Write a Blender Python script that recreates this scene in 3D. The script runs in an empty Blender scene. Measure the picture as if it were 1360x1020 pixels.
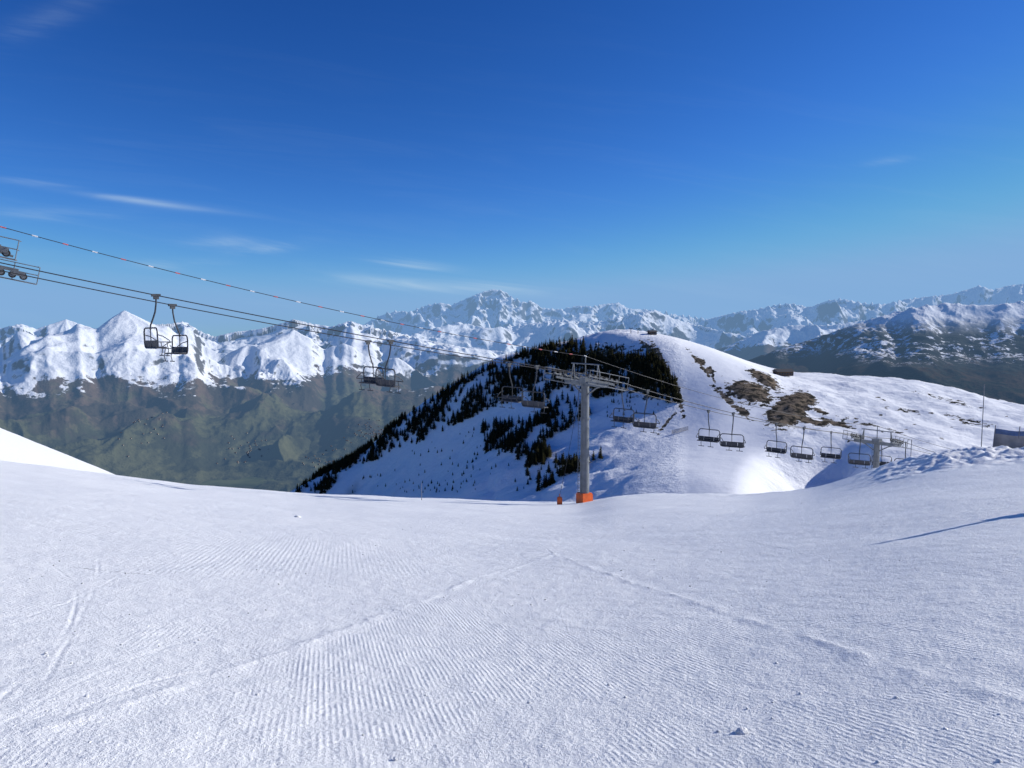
import bpy, math, random
import numpy as np
from mathutils import Vector, Matrix

random.seed(3)
rng = np.random.default_rng(7)
scene = bpy.context.scene

# ------------------------------------------------------------------ helpers: image pixels at assumed depths to world, and back
F = 945.0
PITCH = math.atan(70 / 945)
cp, sp = math.cos(PITCH), math.sin(PITCH)
EL = math.radians(26); AZ = math.radians(77)

def bear(px, py):
    a = (np.asarray(px, float) - 680) / F
    b = (510 - np.asarray(py, float)) / F
    y = b * sp + cp
    z = b * cp - sp
    return a / y, z / y

def W(px, py, Y):  # world position of an image pixel at an assumed depth Y
    u, t = bear(px, py)
    return Vector((float(u) * Y, Y, float(t) * Y))

def proj(X, Y, Z):
    d = Y * cp - Z * sp
    up = Y * sp + Z * cp
    return 680 + F * X / d, 510 - F * up / d

# ------------------------------------------------------------------ numpy noise
def h2(ix, iy, seed):
    n = (ix * 374761393 + iy * 668265263 + seed * 144269504) & 0xffffffff
    n = ((n ^ (n >> 13)) * 1274126177) & 0xffffffff
    n = n ^ (n >> 16)
    return n / 4294967295.0

def gn(x, y, seed=0):
    x0 = np.floor(x).astype(np.int64); y0 = np.floor(y).astype(np.int64)
    fx = x - x0; fy = y - y0
    ux = fx * fx * fx * (fx * (fx * 6 - 15) + 10)
    uy = fy * fy * fy * (fy * (fy * 6 - 15) + 10)
    def g(ix, iy, dx, dy):
        a = h2(ix, iy, seed) * 6.2831853
        return np.cos(a) * dx + np.sin(a) * dy
    a = g(x0, y0, fx, fy); b = g(x0 + 1, y0, fx - 1, fy)
    c = g(x0, y0 + 1, fx, fy - 1); d = g(x0 + 1, y0 + 1, fx - 1, fy - 1)
    return (a + (b - a) * ux + (c - a) * uy + (a - b - c + d) * ux * uy) * 1.5

def fbm(x, y, oct=4, seed=0, gain=0.5):
    s = 0; a = 1.0; c, si = 0.8, 0.6
    for i in range(oct):
        s = s + a * gn(x, y, seed + i * 17)
        x, y = (c * x - si * y) * 2.03 + 3.1, (si * x + c * y) * 2.03 + 7.7
        a *= gain
    return s

def ridged(x, y, oct=7, seed=0, gain=0.5):
    s = 0; a = 1.0; w = 1.0; tot = 0; c, si = 0.8, 0.6
    for i in range(oct):
        g = gn(x, y, seed + i * 31)
        n = 1 - np.sqrt(g * g + 0.0001) * 1.4
        n = np.clip(n, 0, 1)
        s = s + a * n * w; tot += a
        w = np.clip(n * n * 1.4, 0, 1)
        x, y = (c * x - si * y) * 2.07 + 1.3, (si * x + c * y) * 2.07 + 5.9
        a *= gain
    return s / tot

def smooth(a, b, x):
    t = np.clip((x - a) / (b - a), 0, 1)
    return t * t * (3 - 2 * t)

# ------------------------------------------------------------------ mesh helpers
def grid_mesh(name, X, Y, Z, mat, attrs=None, wrap=False, flip=False):
    nr, nc = X.shape
    co = np.stack([X, Y, Z], -1).reshape(-1, 3).astype(np.float32)
    idx = np.arange(nr * nc).reshape(nr, nc)
    if wrap:
        idx = np.concatenate([idx, idx[:, :1]], 1)
    a = idx[:-1, :-1]; b = idx[:-1, 1:]; c = idx[1:, 1:]; d = idx[1:, :-1]
    q = np.stack([a, b, c, d], -1).reshape(-1, 4)
    if flip:
        q = q[:, ::-1]
    me = bpy.data.meshes.new(name)
    me.vertices.add(len(co)); me.vertices.foreach_set("co", co.ravel())
    me.loops.add(q.size); me.loops.foreach_set("vertex_index", q.ravel().astype(np.int32))
    me.polygons.add(len(q))
    me.polygons.foreach_set("loop_start", (np.arange(len(q)) * 4).astype(np.int32))
    me.polygons.foreach_set("loop_total", np.full(len(q), 4, np.int32))
    me.polygons.foreach_set("use_smooth", np.ones(len(q), bool))
    me.update(calc_edges=True)
    if attrs:
        for k, v in attrs.items():
            at = me.attributes.new(k, 'FLOAT', 'POINT')
            at.data.foreach_set("value", v.reshape(-1).astype(np.float32))
    me.materials.append(mat)
    ob = bpy.data.objects.new(name, me)
    scene.collection.objects.link(ob)
    return ob

class MB:
    def __init__(s):
        s.v = []; s.f = []; s.m = []; s.sm = []
    def add(s, vs, fs, mi=0, smoothf=False):
        o = len(s.v)
        s.v += [tuple(v) for v in vs]
        for f in fs:
            s.f.append([i + o for i in f]); s.m.append(mi); s.sm.append(smoothf)
    def box(s, c, size, mi=0, M=None):
        c = Vector(c); hx, hy, hz = size[0] / 2, size[1] / 2, size[2] / 2
        vs = []
        for x in (-hx, hx):
            for y in (-hy, hy):
                for z in (-hz, hz):
                    p = Vector((x, y, z))
                    if M is not None: p = M @ p
                    vs.append(c + p)
        s.add(vs, [(0, 1, 3, 2), (4, 6, 7, 5), (0, 4, 5, 1), (2, 3, 7, 6), (0, 2, 6, 4), (1, 5, 7, 3)], mi)
    def cyl(s, p0, p1, r0, r1=None, n=12, mi=0, caps=True):
        if r1 is None: r1 = r0
        p0 = Vector(p0); p1 = Vector(p1)
        d = (p1 - p0).normalized()
        a = d.orthogonal().normalized(); b = d.cross(a)
        vs = []
        for p, r in ((p0, r0), (p1, r1)):
            for i in range(n):
                t = 2 * math.pi * i / n
                vs.append(p + a * math.cos(t) * r + b * math.sin(t) * r)
        s.add(vs, [(i, (i + 1) % n, n + (i + 1) % n, n + i) for i in range(n)], mi, True)
        if caps:
            s.add(vs, [tuple(range(n - 1, -1, -1)), tuple(range(n, 2 * n))], mi)
    def tube(s, pts, r, n=8, mi=0, closed=False):
        pts = [Vector(p) for p in pts]
        N = len(pts); vs = []
        up = None
        for i, p in enumerate(pts):
            if closed:
                t = (pts[(i + 1) % N] - pts[i - 1]).normalized()
            else:
                t = (pts[min(i + 1, N - 1)] - pts[max(i - 1, 0)]).normalized()
            if up is None:
                up = t.orthogonal().normalized()
            a = (up - t * up.dot(t)).normalized(); up = a
            b = t.cross(a)
            for k in range(n):
                an = 2 * math.pi * k / n
                vs.append(p + a * math.cos(an) * r + b * math.sin(an) * r)
        fs = []
        R = N if closed else N - 1
        for i in range(R):
            j = (i + 1) % N
            for k in range(n):
                fs.append((i * n + k, i * n + (k + 1) % n, j * n + (k + 1) % n, j * n + k))
        s.add(vs, fs, mi, True)
    def mesh(s, name, mats):
        me = bpy.data.meshes.new(name)
        me.from_pydata(s.v, [], s.f)
        for m in mats: me.materials.append(m)
        me.polygons.foreach_set("material_index", s.m)
        me.polygons.foreach_set("use_smooth", s.sm)
        me.update()
        return me
    def obj(s, name, mats, parent=None):
        ob = bpy.data.objects.new(name, s.mesh(name, mats))
        scene.collection.objects.link(ob)
        if parent is not None: ob.parent = parent
        return ob

# ------------------------------------------------------------------ node helpers
class NT:
    def __init__(s, tree):
        s.t = tree
    def node(s, typ, **kw):
        n = s.t.nodes.new(typ)
        for k, v in kw.items(): setattr(n, k, v)
        return n
    def put(s, inp, v):
        if isinstance(v, bpy.types.NodeSocket): s.t.links.new(v, inp)
        elif v is not None: inp.default_value = v
    def m(s, op, a, b=None, c=None, clamp=False):
        n = s.node('ShaderNodeMath', operation=op, use_clamp=clamp)
        s.put(n.inputs[0], a)
        if b is not None: s.put(n.inputs[1], b)
        if c is not None: s.put(n.inputs[2], c)
        return n.outputs[0]
    def mr(s, v, a, b, c=0.0, d=1.0, smooth=True):
        n = s.node('ShaderNodeMapRange')
        n.interpolation_type = 'SMOOTHSTEP' if smooth else 'LINEAR'
        s.put(n.inputs[0], v); s.put(n.inputs[1], a); s.put(n.inputs[2], b)
        s.put(n.inputs[3], c); s.put(n.inputs[4], d)
        return n.outputs[0]
    def mix(s, f, a, b):
        n = s.node('ShaderNodeMix', data_type='RGBA')
        s.put(n.inputs[0], f)
        s.put(n.inputs[6], a if isinstance(a, bpy.types.NodeSocket) else (*a, 1))
        s.put(n.inputs[7], b if isinstance(b, bpy.types.NodeSocket) else (*b, 1))
        return n.outputs[2]
    def noise(s, vec, scale, detail=4, rough=0.55, dist=0.0):
        n = s.node('ShaderNodeTexNoise')
        if vec is not None: s.t.links.new(vec, n.inputs['Vector'])
        n.inputs['Scale'].default_value = scale
        n.inputs['Detail'].default_value = detail
        n.inputs['Roughness'].default_value = rough
        n.inputs['Distortion'].default_value = dist
        return n.outputs[0]
    def attr(s, name):
        n = s.node('ShaderNodeAttribute'); n.attribute_name = name
        return n.outputs['Fac']

HAZE = (0.21, 0.385, 0.66)  # glow colour of the painted distance haze
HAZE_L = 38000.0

def new_mat(name):
    m = bpy.data.materials.new(name); m.use_nodes = True
    m.node_tree.nodes.clear()
    nt = NT(m.node_tree)
    out = nt.node('ShaderNodeOutputMaterial')
    return m, nt, out

def principled(nt, color, rough=0.6, metal=0.0, normal=None, spec=0.5):
    p = nt.node('ShaderNodeBsdfPrincipled')
    nt.put(p.inputs['Base Color'], color if isinstance(color, bpy.types.NodeSocket) else (*color, 1))
    nt.put(p.inputs['Roughness'], rough)
    nt.put(p.inputs['Metallic'], metal)
    p.inputs['Specular IOR Level'].default_value = spec
    if normal is not None: nt.put(p.inputs['Normal'], normal)
    return p.outputs[0]

def diffuse(nt, color, normal=None):
    p = nt.node('ShaderNodeBsdfDiffuse')
    nt.put(p.inputs['Color'], color if isinstance(color, bpy.types.NodeSocket) else (*color, 1))
    if normal is not None: nt.put(p.inputs['Normal'], normal)
    return p.outputs[0]

def painted_haze(nt, shader, pos):  # aerial haze painted into the surface: bluish emission growing with distance
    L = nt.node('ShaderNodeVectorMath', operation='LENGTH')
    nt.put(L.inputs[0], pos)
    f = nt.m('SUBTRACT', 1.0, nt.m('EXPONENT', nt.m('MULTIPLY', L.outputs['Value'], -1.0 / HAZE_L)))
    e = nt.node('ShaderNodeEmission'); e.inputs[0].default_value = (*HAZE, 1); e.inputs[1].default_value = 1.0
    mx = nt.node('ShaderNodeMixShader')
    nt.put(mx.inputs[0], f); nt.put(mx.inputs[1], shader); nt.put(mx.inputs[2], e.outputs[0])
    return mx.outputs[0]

def bump(nt, height, dist=1.0, strength=1.0):
    b = nt.node('ShaderNodeBump')
    b.inputs['Strength'].default_value = strength
    b.inputs['Distance'].default_value = dist
    nt.put(b.inputs['Height'], height)
    return b.outputs[0]

def simple_mat(name, col, rough=0.5, metal=0.0, var=0.15, scale=3.0, spec=0.5):
    m, nt, out = new_mat(name)
    tc = nt.node('ShaderNodeTexCoord')
    n = nt.noise(tc.outputs['Object'], scale, 4, 0.6)
    dark = tuple(c * (1 - var * 1.6) for c in col); lite = tuple(min(1, c * (1 + var)) for c in col)
    c = nt.mix(nt.mr(n, 0.3, 0.7), dark, lite)
    r = nt.mr(n, 0.3, 0.7, rough - 0.08, rough + 0.08)
    nt.put(out.inputs[0], principled(nt, c, r, metal, spec=spec))
    return m

# ------------------------------------------------------------------ materials : terrain
def mountain_mat(name, snowline, band, rock_lo, rock_hi, km=1.0, forest=0.5, green=-900.0, patch=0.0, gmax=0.6, dark=1.0, rn=0.55, patch_top=None, bmp=42.0, lift=1.0):
    m, nt, out = new_mat(name)
    g = nt.node('ShaderNodeNewGeometry')
    pos = g.outputs['Position']
    sx = nt.node('ShaderNodeSeparateXYZ'); nt.put(sx.inputs[0], pos)
    sn = nt.node('ShaderNodeSeparateXYZ'); nt.put(sn.inputs[0], g.outputs['Normal'])
    n1 = nt.noise(pos, 0.0011 / km, 5, 0.62)
    n2 = nt.noise(pos, 0.006 / km, 5, 0.68)
    hgt = nt.m('ADD', sx.outputs[2], nt.m('MULTIPLY', nt.m('SUBTRACT', n1, 0.5), band * 3.0))
    hgt = nt.m('ADD', hgt, nt.m('MULTIPLY', nt.m('SUBTRACT', n2, 0.5), band * 4.0))
    hgt = nt.m('SUBTRACT', hgt, nt.m('MULTIPLY', nt.m('SUBTRACT', 1.0, sn.outputs[2]), band * 1.2))
    snowm = nt.mr(hgt, snowline - band * 0.15, snowline + band * 0.15)
    if patch > 0:
        pm = nt.mr(nt.m('ADD', nt.m('MULTIPLY', n2, 0.6), nt.m('MULTIPLY', n1, 0.4)), 0.445, 0.49)
        if patch_top is not None:
            pm = nt.m('MULTIPLY', pm, nt.mr(sx.outputs[2], patch_top + 120, patch_top - 120))
        snowm = nt.m('MULTIPLY', snowm, nt.m('SUBTRACT', 1.0, nt.m('MULTIPLY', pm, patch)))
    steep = nt.m('ADD', nt.m('SUBTRACT', 1.0, sn.outputs[2]), nt.m('MULTIPLY', nt.m('SUBTRACT', n2, 0.5), rn))
    rock = nt.mr(steep, rock_lo, rock_hi)
    rockc = nt.mix(n2, (0.045, 0.046, 0.05), (0.16, 0.145, 0.13))
    snowc = nt.mix(n2, (0.82, 0.84, 0.88), (0.89, 0.90, 0.92))
    fo = nt.mr(nt.m('ADD', nt.m('MULTIPLY', n1, 0.5), nt.m('MULTIPLY', n2, 0.5)), 0.45, 0.53)
    brown = nt.mix(n2, (0.05 * dark, 0.037 * dark, 0.025 * dark), (0.20 * dark, 0.14 * dark, 0.105 * dark))
    grn = nt.mix(n2, (0.03, 0.042, 0.019), (0.115, 0.145, 0.06))
    gm = nt.m('MULTIPLY', nt.mr(nt.m('ADD', sx.outputs[2], nt.m('MULTIPLY', nt.m('SUBTRACT', n1, 0.5), 1900.0)), green + 60, green - 160), gmax)
    veg = nt.mix(gm, brown, grn)
    veg = nt.mix(nt.m('MULTIPLY', fo, forest), veg, (0.018 * lift, 0.022 * lift, 0.017 * lift))
    c = nt.mix(rock, snowc, rockc)
    c = nt.mix(snowm, veg, c)
    b = bump(nt, nt.m('MULTIPLY', n2, bmp * km), 1.0, 0.8)
    nt.put(out.inputs[0], painted_haze(nt, diffuse(nt, c, b), pos))
    return m

def hill_mat():
    m, nt, out = new_mat("hill_snow")
    g = nt.node('ShaderNodeNewGeometry'); pos = g.outputs['Position']
    n1 = nt.noise(pos, 0.03, 3, 0.6)
    n2 = nt.noise(pos, 0.22, 5, 0.65)
    n3 = nt.noise(pos, 1.4, 3, 0.6)
    bare = nt.attr("bare")
    msk = nt.mr(nt.m('ADD', bare, nt.m('MULTIPLY', nt.m('SUBTRACT', n2, 0.5), 1.9)), 0.43, 0.49)
    low = nt.attr("low")
    earth = nt.mix(n3, (0.06, 0.045, 0.032), (0.30, 0.24, 0.175))
    earth = nt.mix(nt.mr(n2, 0.45, 0.57), earth, (0.035, 0.03, 0.022))
    snow = nt.mix(n1, (0.82, 0.845, 0.885), (0.89, 0.90, 0.92))
    c = nt.mix(msk, snow, earth)
    c = nt.mix(low, c, nt.mix(n2, (0.02, 0.03, 0.016), (0.1, 0.08, 0.05)))
    h = nt.m('ADD', nt.m('MULTIPLY', n2, 1.3), nt.m('MULTIPLY', n3, 0.22))
    grm = nt.attr("groom")
    h = nt.m('MULTIPLY', h, nt.m('SUBTRACT', 1.0, nt.m('MULTIPLY', grm, 0.75)))
    h = nt.m('SUBTRACT', h, nt.m('MULTIPLY', msk, 0.5))
    nt.put(out.inputs[0], painted_haze(nt, diffuse(nt, c, bump(nt, h, 1.0, 0.8)), pos))
    return m

def piste_mat():
    m, nt, out = new_mat("groomed_snow")
    g = nt.node('ShaderNodeNewGeometry'); pos = g.outputs['Position']
    ph = nt.attr("phase"); am = nt.attr("cord")
    n1 = nt.noise(pos, 26.0, 4, 0.74)
    n2 = nt.noise(pos, 130.0, 1, 0.6)
    n3 = nt.noise(pos, 3.2, 4, 0.6)
    ridge = nt.m('SINE', nt.m('MULTIPLY', ph, 2 * math.pi))
    amp = nt.m('MULTIPLY', am, nt.mr(n3, 0.36, 0.6, 0.15, 1.0))
    amp = nt.m('MULTIPLY', amp, nt.mr(n1, 0.35, 0.6, 0.3, 1.0))
    h = nt.m('MULTIPLY', ridge, nt.m('MULTIPLY', amp, 0.0027))
    h = nt.m('ADD', h, nt.m('MULTIPLY', n1, 0.026))
    h = nt.m('ADD', h, nt.m('MULTIPLY', n2, 0.0045))
    h = nt.m('ADD', h, nt.m('MULTIPLY', n3, 0.018))
    col = nt.mix(nt.mr(n3, 0.35, 0.65), (0.875, 0.88, 0.88), (0.92, 0.92, 0.915))
    p = nt.node('ShaderNodeBsdfPrincipled')
    nt.put(p.inputs['Base Color'], col)
    nt.put(p.inputs['Roughness'], 0.5)
    p.inputs['Specular IOR Level'].default_value = 0.35
    nt.put(p.inputs['Normal'], bump(nt, h, 1.0, 0.9))
    nt.put(out.inputs[0], p.outputs[0])
    return m

# ------------------------------------------------------------------ FOREGROUND PISTE
crest_px = [(-60, 600), (0, 612), (70, 620), (130, 629), (250, 644), (400, 655), (550, 662), (700, 667),
            (770, 667), (815, 658), (860, 656), (930, 657), (1000, 657), (1080, 648), (1150, 629), (1190, 619),
            (1240, 607), (1290, 599), (1330, 601), (1360, 601), (1420, 596)]
crest_R = [62, 62, 62, 62, 64, 66, 68, 70, 70, 66, 64, 60, 58, 52, 44, 40, 37, 36, 36, 36, 36]
cu, ct = bear([p[0] for p in crest_px], [p[1] for p in crest_px])
cth = np.arctan(cu)
cs = -ct * np.cos(cth) - 1.6 / np.array(crest_R)
TH = np.concatenate([[-math.pi, -2.0, -1.2], cth, [1.3, 2.0, math.pi]])
SS = np.concatenate([[-0.16, -0.06, 0.03], cs, [-0.02, -0.1, -0.16]])
RC = np.concatenate([[200, 150, 70], crest_R, [60, 150, 200]]).astype(float)
TT = np.linspace(-math.pi, math.pi, 2801)
dT = TT[1] - TT[0]
def gauss_s(v, sig):
    k = int(4 * sig / dT); x = np.arange(-k, k + 1) * dT
    g_ = np.exp(-0.5 * (x / sig) ** 2); g_ /= g_.sum()
    return np.convolve(np.pad(v, k, mode='edge'), g_, 'valid')
S_raw = np.interp(TT, TH, SS)
S_det = gauss_s(S_raw, 0.016); S_smo = gauss_s(S_raw, 0.15)
RC_s = gauss_s(np.interp(TT, TH, RC), 0.05)

def s_of(th, r):
    w = smooth(14, 44, r)
    return np.interp(th, TT, S_smo) * (1 - w) + np.interp(th, TT, S_det) * w

def fore_base(X, Y):
    r = np.hypot(X, Y); th = np.arctan2(X, Y)
    s = s_of(th, r); rc = np.interp(th, TT, RC_s)
    z = -1.6 - s * r
    q = np.maximum(r - rc, 0)
    z = z - 0.45 * (np.sqrt(q * q + 22 ** 2) - 22) * (1 - smooth(0.95, 1.5, np.abs(th)))
    hump = -19.2 - 0.42 * (X + 79) - 0.010 * (Y - 108) ** 2 - 0.004 * np.maximum(-X - 95, 0) ** 2
    w = smooth(66, 84, r) * smooth(-40, -55, X)
    z = np.where((w > 0) & (hump > z), z + (hump - z) * w, z)
    return z

def G(px, py):
    u, t = bear(px, py); th = math.atan(u); tr = t * math.cos(th)
    r = 8.0
    for _ in range(30):
        k = -tr - float(s_of(th, r))
        r = 0.5 * r + 0.5 * min(1.6 / max(k, 0.02), 80)
    return (r * math.sin(th), r * math.cos(th))

ths = np.radians(41.5)
th_in = np.linspace(-ths, ths, 1200)
th_out = np.linspace(ths, 2 * math.pi - ths, 90)[1:-1]
th = np.concatenate([th_in, th_out])
rr = np.concatenate([[0.02, 0.4, 0.9, 1.5, 2.0, 2.4, 2.7], np.geomspace(3.0, 90, 850), np.geomspace(92, 420, 60)])
RRg, THg = np.meshgrid(rr, th, indexing='ij')
X = RRg * np.sin(THg); Y = RRg * np.cos(THg)
Z = fore_base(X, Y)
inview = (np.abs(np.where(THg > math.pi, THg - 2 * math.pi, THg)) < 0.9)
fade = smooth(2, 12, RRg)
Z += 0.09 * fbm(X / 9, Y / 9, 3, 5) * fade
Z += 0.012 * fbm(X / 1.3, Y / 1.3, 3, 11)
Z += 0.006 * fbm(X / 0.22, Y / 0.22, 3, 21) * (RRg < 30)
bw = smooth(0.42, 0.56, THg) * (THg < 1.5) * smooth(27, 33, RRg)
Z += bw * (0.34 * np.abs(fbm(X / 2.2, Y / 2.2, 4, 41)) + 0.12 * fbm(X / 0.7, Y / 0.7, 3, 43))
bw2 = smooth(0.15, 0.3, THg) * (THg < 1.5) * smooth(40, 60, RRg)
Z += bw2 * 0.10 * fbm(X / 3, Y / 3, 3, 44)

def pdist(pts):
    P = [G(*p) for p in pts]
    d = np.full(X.shape, 1e9)
    for (ax, ay), (bx, by) in zip(P[:-1], P[1:]):
        vx, vy = bx - ax, by - ay; L2 = vx * vx + vy * vy + 1e-9
        t = np.clip(((X - ax) * vx + (Y - ay) * vy) / L2, 0, 1)
        d = np.minimum(d, np.hypot(X - ax - t * vx, Y - ay - t * vy))
    return d
def curve(pts, n=10):
    P = [np.array(p, float) for p in pts]; out = []
    for i in range(len(P) - 1):
        a = P[max(i - 1, 0)]; b = P[i]; c = P[i + 1]; d = P[min(i + 2, len(P) - 1)]
        for k in range(n):
            t = k / n
            out.append(tuple(0.5 * (2 * b + (c - a) * t + (2 * a - 5 * b + 4 * c - d) * t * t + (3 * b - a - 3 * c + d) * t ** 3)))
    out.append(tuple(P[-1])); return out
berm1 = [(735, 735), (640, 765), (560, 797), (430, 846), (300, 890), (180, 930), (60, 968), (-140, 1015)]
berm2 = [(735, 735), (820, 765), (900, 792), (1000, 826), (1100, 858), (1230, 900), (1400, 946)]
wob = 0.05 * fbm(X / 0.5, Y / 0.5, 3, 77)
for bl in (berm1, berm2):
    d = pdist(bl) + wob
    Z += 0.013 * np.exp(-(d / 0.06) ** 2) * (0.5 + 0.9 * fbm(X / 0.35, Y / 0.35, 3, 91)) - 0.003 * np.exp(-((d - 0.2) / 0.12) ** 2)
grooves = [
    [(0, 962), (180, 872), (370, 814), (590, 775)],
    [(60, 905), (105, 820), (128, 770), (130, 735)],
    [(150, 782), (300, 747), (420, 722)],
    [(80, 955), (200, 905), (310, 884)],
    [(-20, 835), (90, 797), (200, 742), (330, 700)],
    [(600, 688), (680, 705), (735, 735)],
    [(0, 745), (180, 722), (360, 690)],
    [(0, 930), (80, 850), (100, 780), (60, 740)],
    [(820, 690), (960, 712), (1100, 735), (1370, 760)],
]
for i, gl in enumerate(grooves):
    d = pdist(curve(gl, 7)) + wob * 0.1
    a_ = np.clip(0.5 + 0.9 * fbm(X / 1.5, Y / 1.5, 2, 300 + i), 0, 1)
    Z += a_ * (-0.005 * np.exp(-(d / 0.016) ** 2) + 0.0025 * np.exp(-((d - 0.035) / 0.018) ** 2))

b1 = np.array([G(*p) for p in berm1]); b2 = np.array([G(*p) for p in berm2])
o1 = np.argsort(b1[:, 1]); o2 = np.argsort(b2[:, 1])
x1 = np.interp(Y, b1[o1, 1], b1[o1, 0]); x2 = np.interp(Y, b2[o2, 1], b2[o2, 0])
def dirphase(u, pitch, wobble=0.004):
    L = math.hypot(u, 1)
    return ((X - u * Y) / L + wobble * fbm(X / 3, Y / 3, 2, 55)) / pitch
left = X < x1; right = X > x2
phase = np.where(left, dirphase(-0.20, 0.045), np.where(right, dirphase(-0.36, 0.038), dirphase(-0.27, 0.040)))
farleft = left & (Y > 9.5)
phase = np.where(farleft, dirphase(-0.24, 0.085), phase)
nm = fbm(X / 1.7, Y / 2.6, 3, 63)
cord = smooth(-0.4, 0.15, nm) * 0.95
cord *= np.where(left, smooth(-0.1, 0.3, fbm(X / 2.3 + 9, Y / 3.5, 2, 66)) * 0.7, 1.0)
cx1, cy1 = G(385, 733); cx2, cy2 = G(480, 940)
pv = np.exp(-((X - cx1) / 1.8) ** 2 - ((Y - cy1) / 3.5) ** 2) + np.exp(-((X - cx2) / 0.8) ** 2 - ((Y - cy2) / 1.1) ** 2)
cord = np.clip(cord + pv * 1.2, 0, 1.2)
cord *= 1 - smooth(12, 20, Y)
cord *= smooth(0.05, 0.2, np.minimum(np.abs(X - x1), np.abs(X - x2)))
cord = np.where(farleft, cord * 1.7, cord)
cord *= inview
M_piste = piste_mat()
grid_mesh("snow_piste_ground", X, Y, Z, M_piste, {"phase": phase, "cord": cord}, wrap=True, flip=True)

def ground_z(x, y):
    return float(fore_base(np.array([x]), np.array([y]))[0])

mb = MB()
def lump(x, y, r):
    z = ground_z(x, y) + r * 0.15
    n = 7; vs = []; fs = []
    for j in range(1, 4):
        ph_ = math.pi * j / 4
        for i in range(n):
            a = 2 * math.pi * i / n + j * 0.4; q = r * random.uniform(0.75, 1.2)
            vs.append((x + q * math.sin(ph_) * math.cos(a), y + q * math.sin(ph_) * math.sin(a), z + q * math.cos(ph_) * 0.7))
    top = len(vs); vs.append((x, y, z + r * 0.7)); bot = len(vs); vs.append((x, y, z - r * 0.7))
    for j in range(2):
        for i in range(n):
            fs.append((j * n + i, (j + 1) * n + i, (j + 1) * n + (i + 1) % n, j * n + (i + 1) % n))
    for i in range(n):
        fs.append((top, i, (i + 1) % n)); fs.append((bot, 2 * n + (i + 1) % n, 2 * n + i))
    mb.add(vs, fs, 0, True)
for i in range(260):
    r_ = 3.3 * (9 ** random.random()); a = random.uniform(-0.63, 0.63)
    lump(r_ * math.sin(a), r_ * math.cos(a), random.choice([0.006, 0.008, 0.01, 0.014]))
lx, ly = G(985, 973); lump(lx, ly, 0.04)
lx, ly = G(395, 688); lump(lx, ly, 0.12)
mb.obj("snow_lumps", [M_piste])

# ------------------------------------------------------------------ HILL (thin plate spline through image pixels at assumed depths plus hand-set points)
pts = [(845, 444, 600), (872, 462, 562), (890, 490, 530), (906, 530, 498), (897, 575, 450), (860, 615, 400), (810, 655, 365),
       (790, 447, 615), (740, 462, 630), (680, 482, 645), (620, 510, 662), (570, 543, 680), (520, 572, 700), (480, 600, 720), (440, 625, 740), (395, 650, 760),
       (800, 500, 565), (750, 540, 545), (700, 575, 535), (600, 600, 610), (500, 640, 665), (650, 670, 450), (550, 668, 570), (740, 620, 460), (820, 580, 470), (860, 540, 500),
       (930, 461, 570), (960, 471, 560), (1000, 487, 550), (1030, 497, 560), (1080, 497, 585), (1150, 501, 600), (1200, 506, 600), (1250, 517, 590), (1300, 530, 570), (1360, 545, 550), (1450, 570, 540),
       (960, 540, 470), (1000, 545, 462), (1050, 562, 440), (960, 600, 400), (1000, 610, 375), (950, 655, 320), (1050, 650, 320), (1150, 615, 350), (1200, 575, 405), (1300, 600, 350), (1400, 620, 350), (900, 640, 345)]
C = [tuple(W(*p)) for p in pts]
C += [(100, 760, -75), (-60, 860, -210), (300, 760, -120), (-230, 930, -350), (430, 760, -160), (-380, 760, -300), (-380, 500, -260), (-150, 450, -165),
      (0, 300, -104), (-200, 280, -165), (110, 230, -82), (260, 240, -70), (430, 300, -62), (600, 500, -120), (600, 300, -90), (600, 800, -260), (150, 950, -190), (-400, 250, -220)]
C = np.array(C)
def tpsU(d2): return 0.5 * d2 * np.log(d2 + 1e-9)
sc = 300.0
Cx = C[:, 0] / sc; Cy = C[:, 1] / sc
n = len(C)
K = tpsU((Cx[:, None] - Cx[None]) ** 2 + (Cy[:, None] - Cy[None]) ** 2) + np.eye(n) * 0.0006
P = np.stack([np.ones(n), Cx, Cy], 1)
A = np.zeros((n + 3, n + 3)); A[:n, :n] = K; A[:n, n:] = P; A[n:, :n] = P.T
sol = np.linalg.solve(A, np.concatenate([C[:, 2], np.zeros(3)]))
def hill_z(X, Y):
    x = X / sc; y = Y / sc
    z = sol[n] + sol[n + 1] * x + sol[n + 2] * y
    for i in range(n):
        z = z + sol[i] * tpsU((x - Cx[i]) ** 2 + (y - Cy[i]) ** 2)
    px, py = proj(X, Y, z)
    flank = smooth(900, 780, px)
    z = z + (fbm(X / 60, Y / 60, 5, 101) * 3.5) * (0.2 + 0.8 * flank) + flank * 1.6 * fbm(X / 18, Y / 18, 4, 105)
    rb = smooth(1010, 1060, px)
    z = z + rb * 1.6 * fbm(X / 25, Y / 25, 4, 109)
    # hollow added to the saddle so its steep east wall makes a shadow
    z = z - 17 * smooth(985, 1090, px + (390 - Y) * 0.25) * smooth(1172, 1118, px) * smooth(412, 372, Y) * smooth(230, 270, Y)
    return z
hx = np.arange(-420, 620, 2.2); hy = np.arange(190, 960, 2.0)
HX, HY = np.meshgrid(hx, hy)
HZ = hill_z(HX, HY)
edge = np.minimum(np.minimum(HX + 420, 620 - HX), 960 - HY)
HZ -= smooth(60, 0, edge) * 60
hpx, hpy = proj(HX, HY, HZ)
bare = np.zeros_like(HX)
rockb = np.zeros_like(HX)
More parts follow.
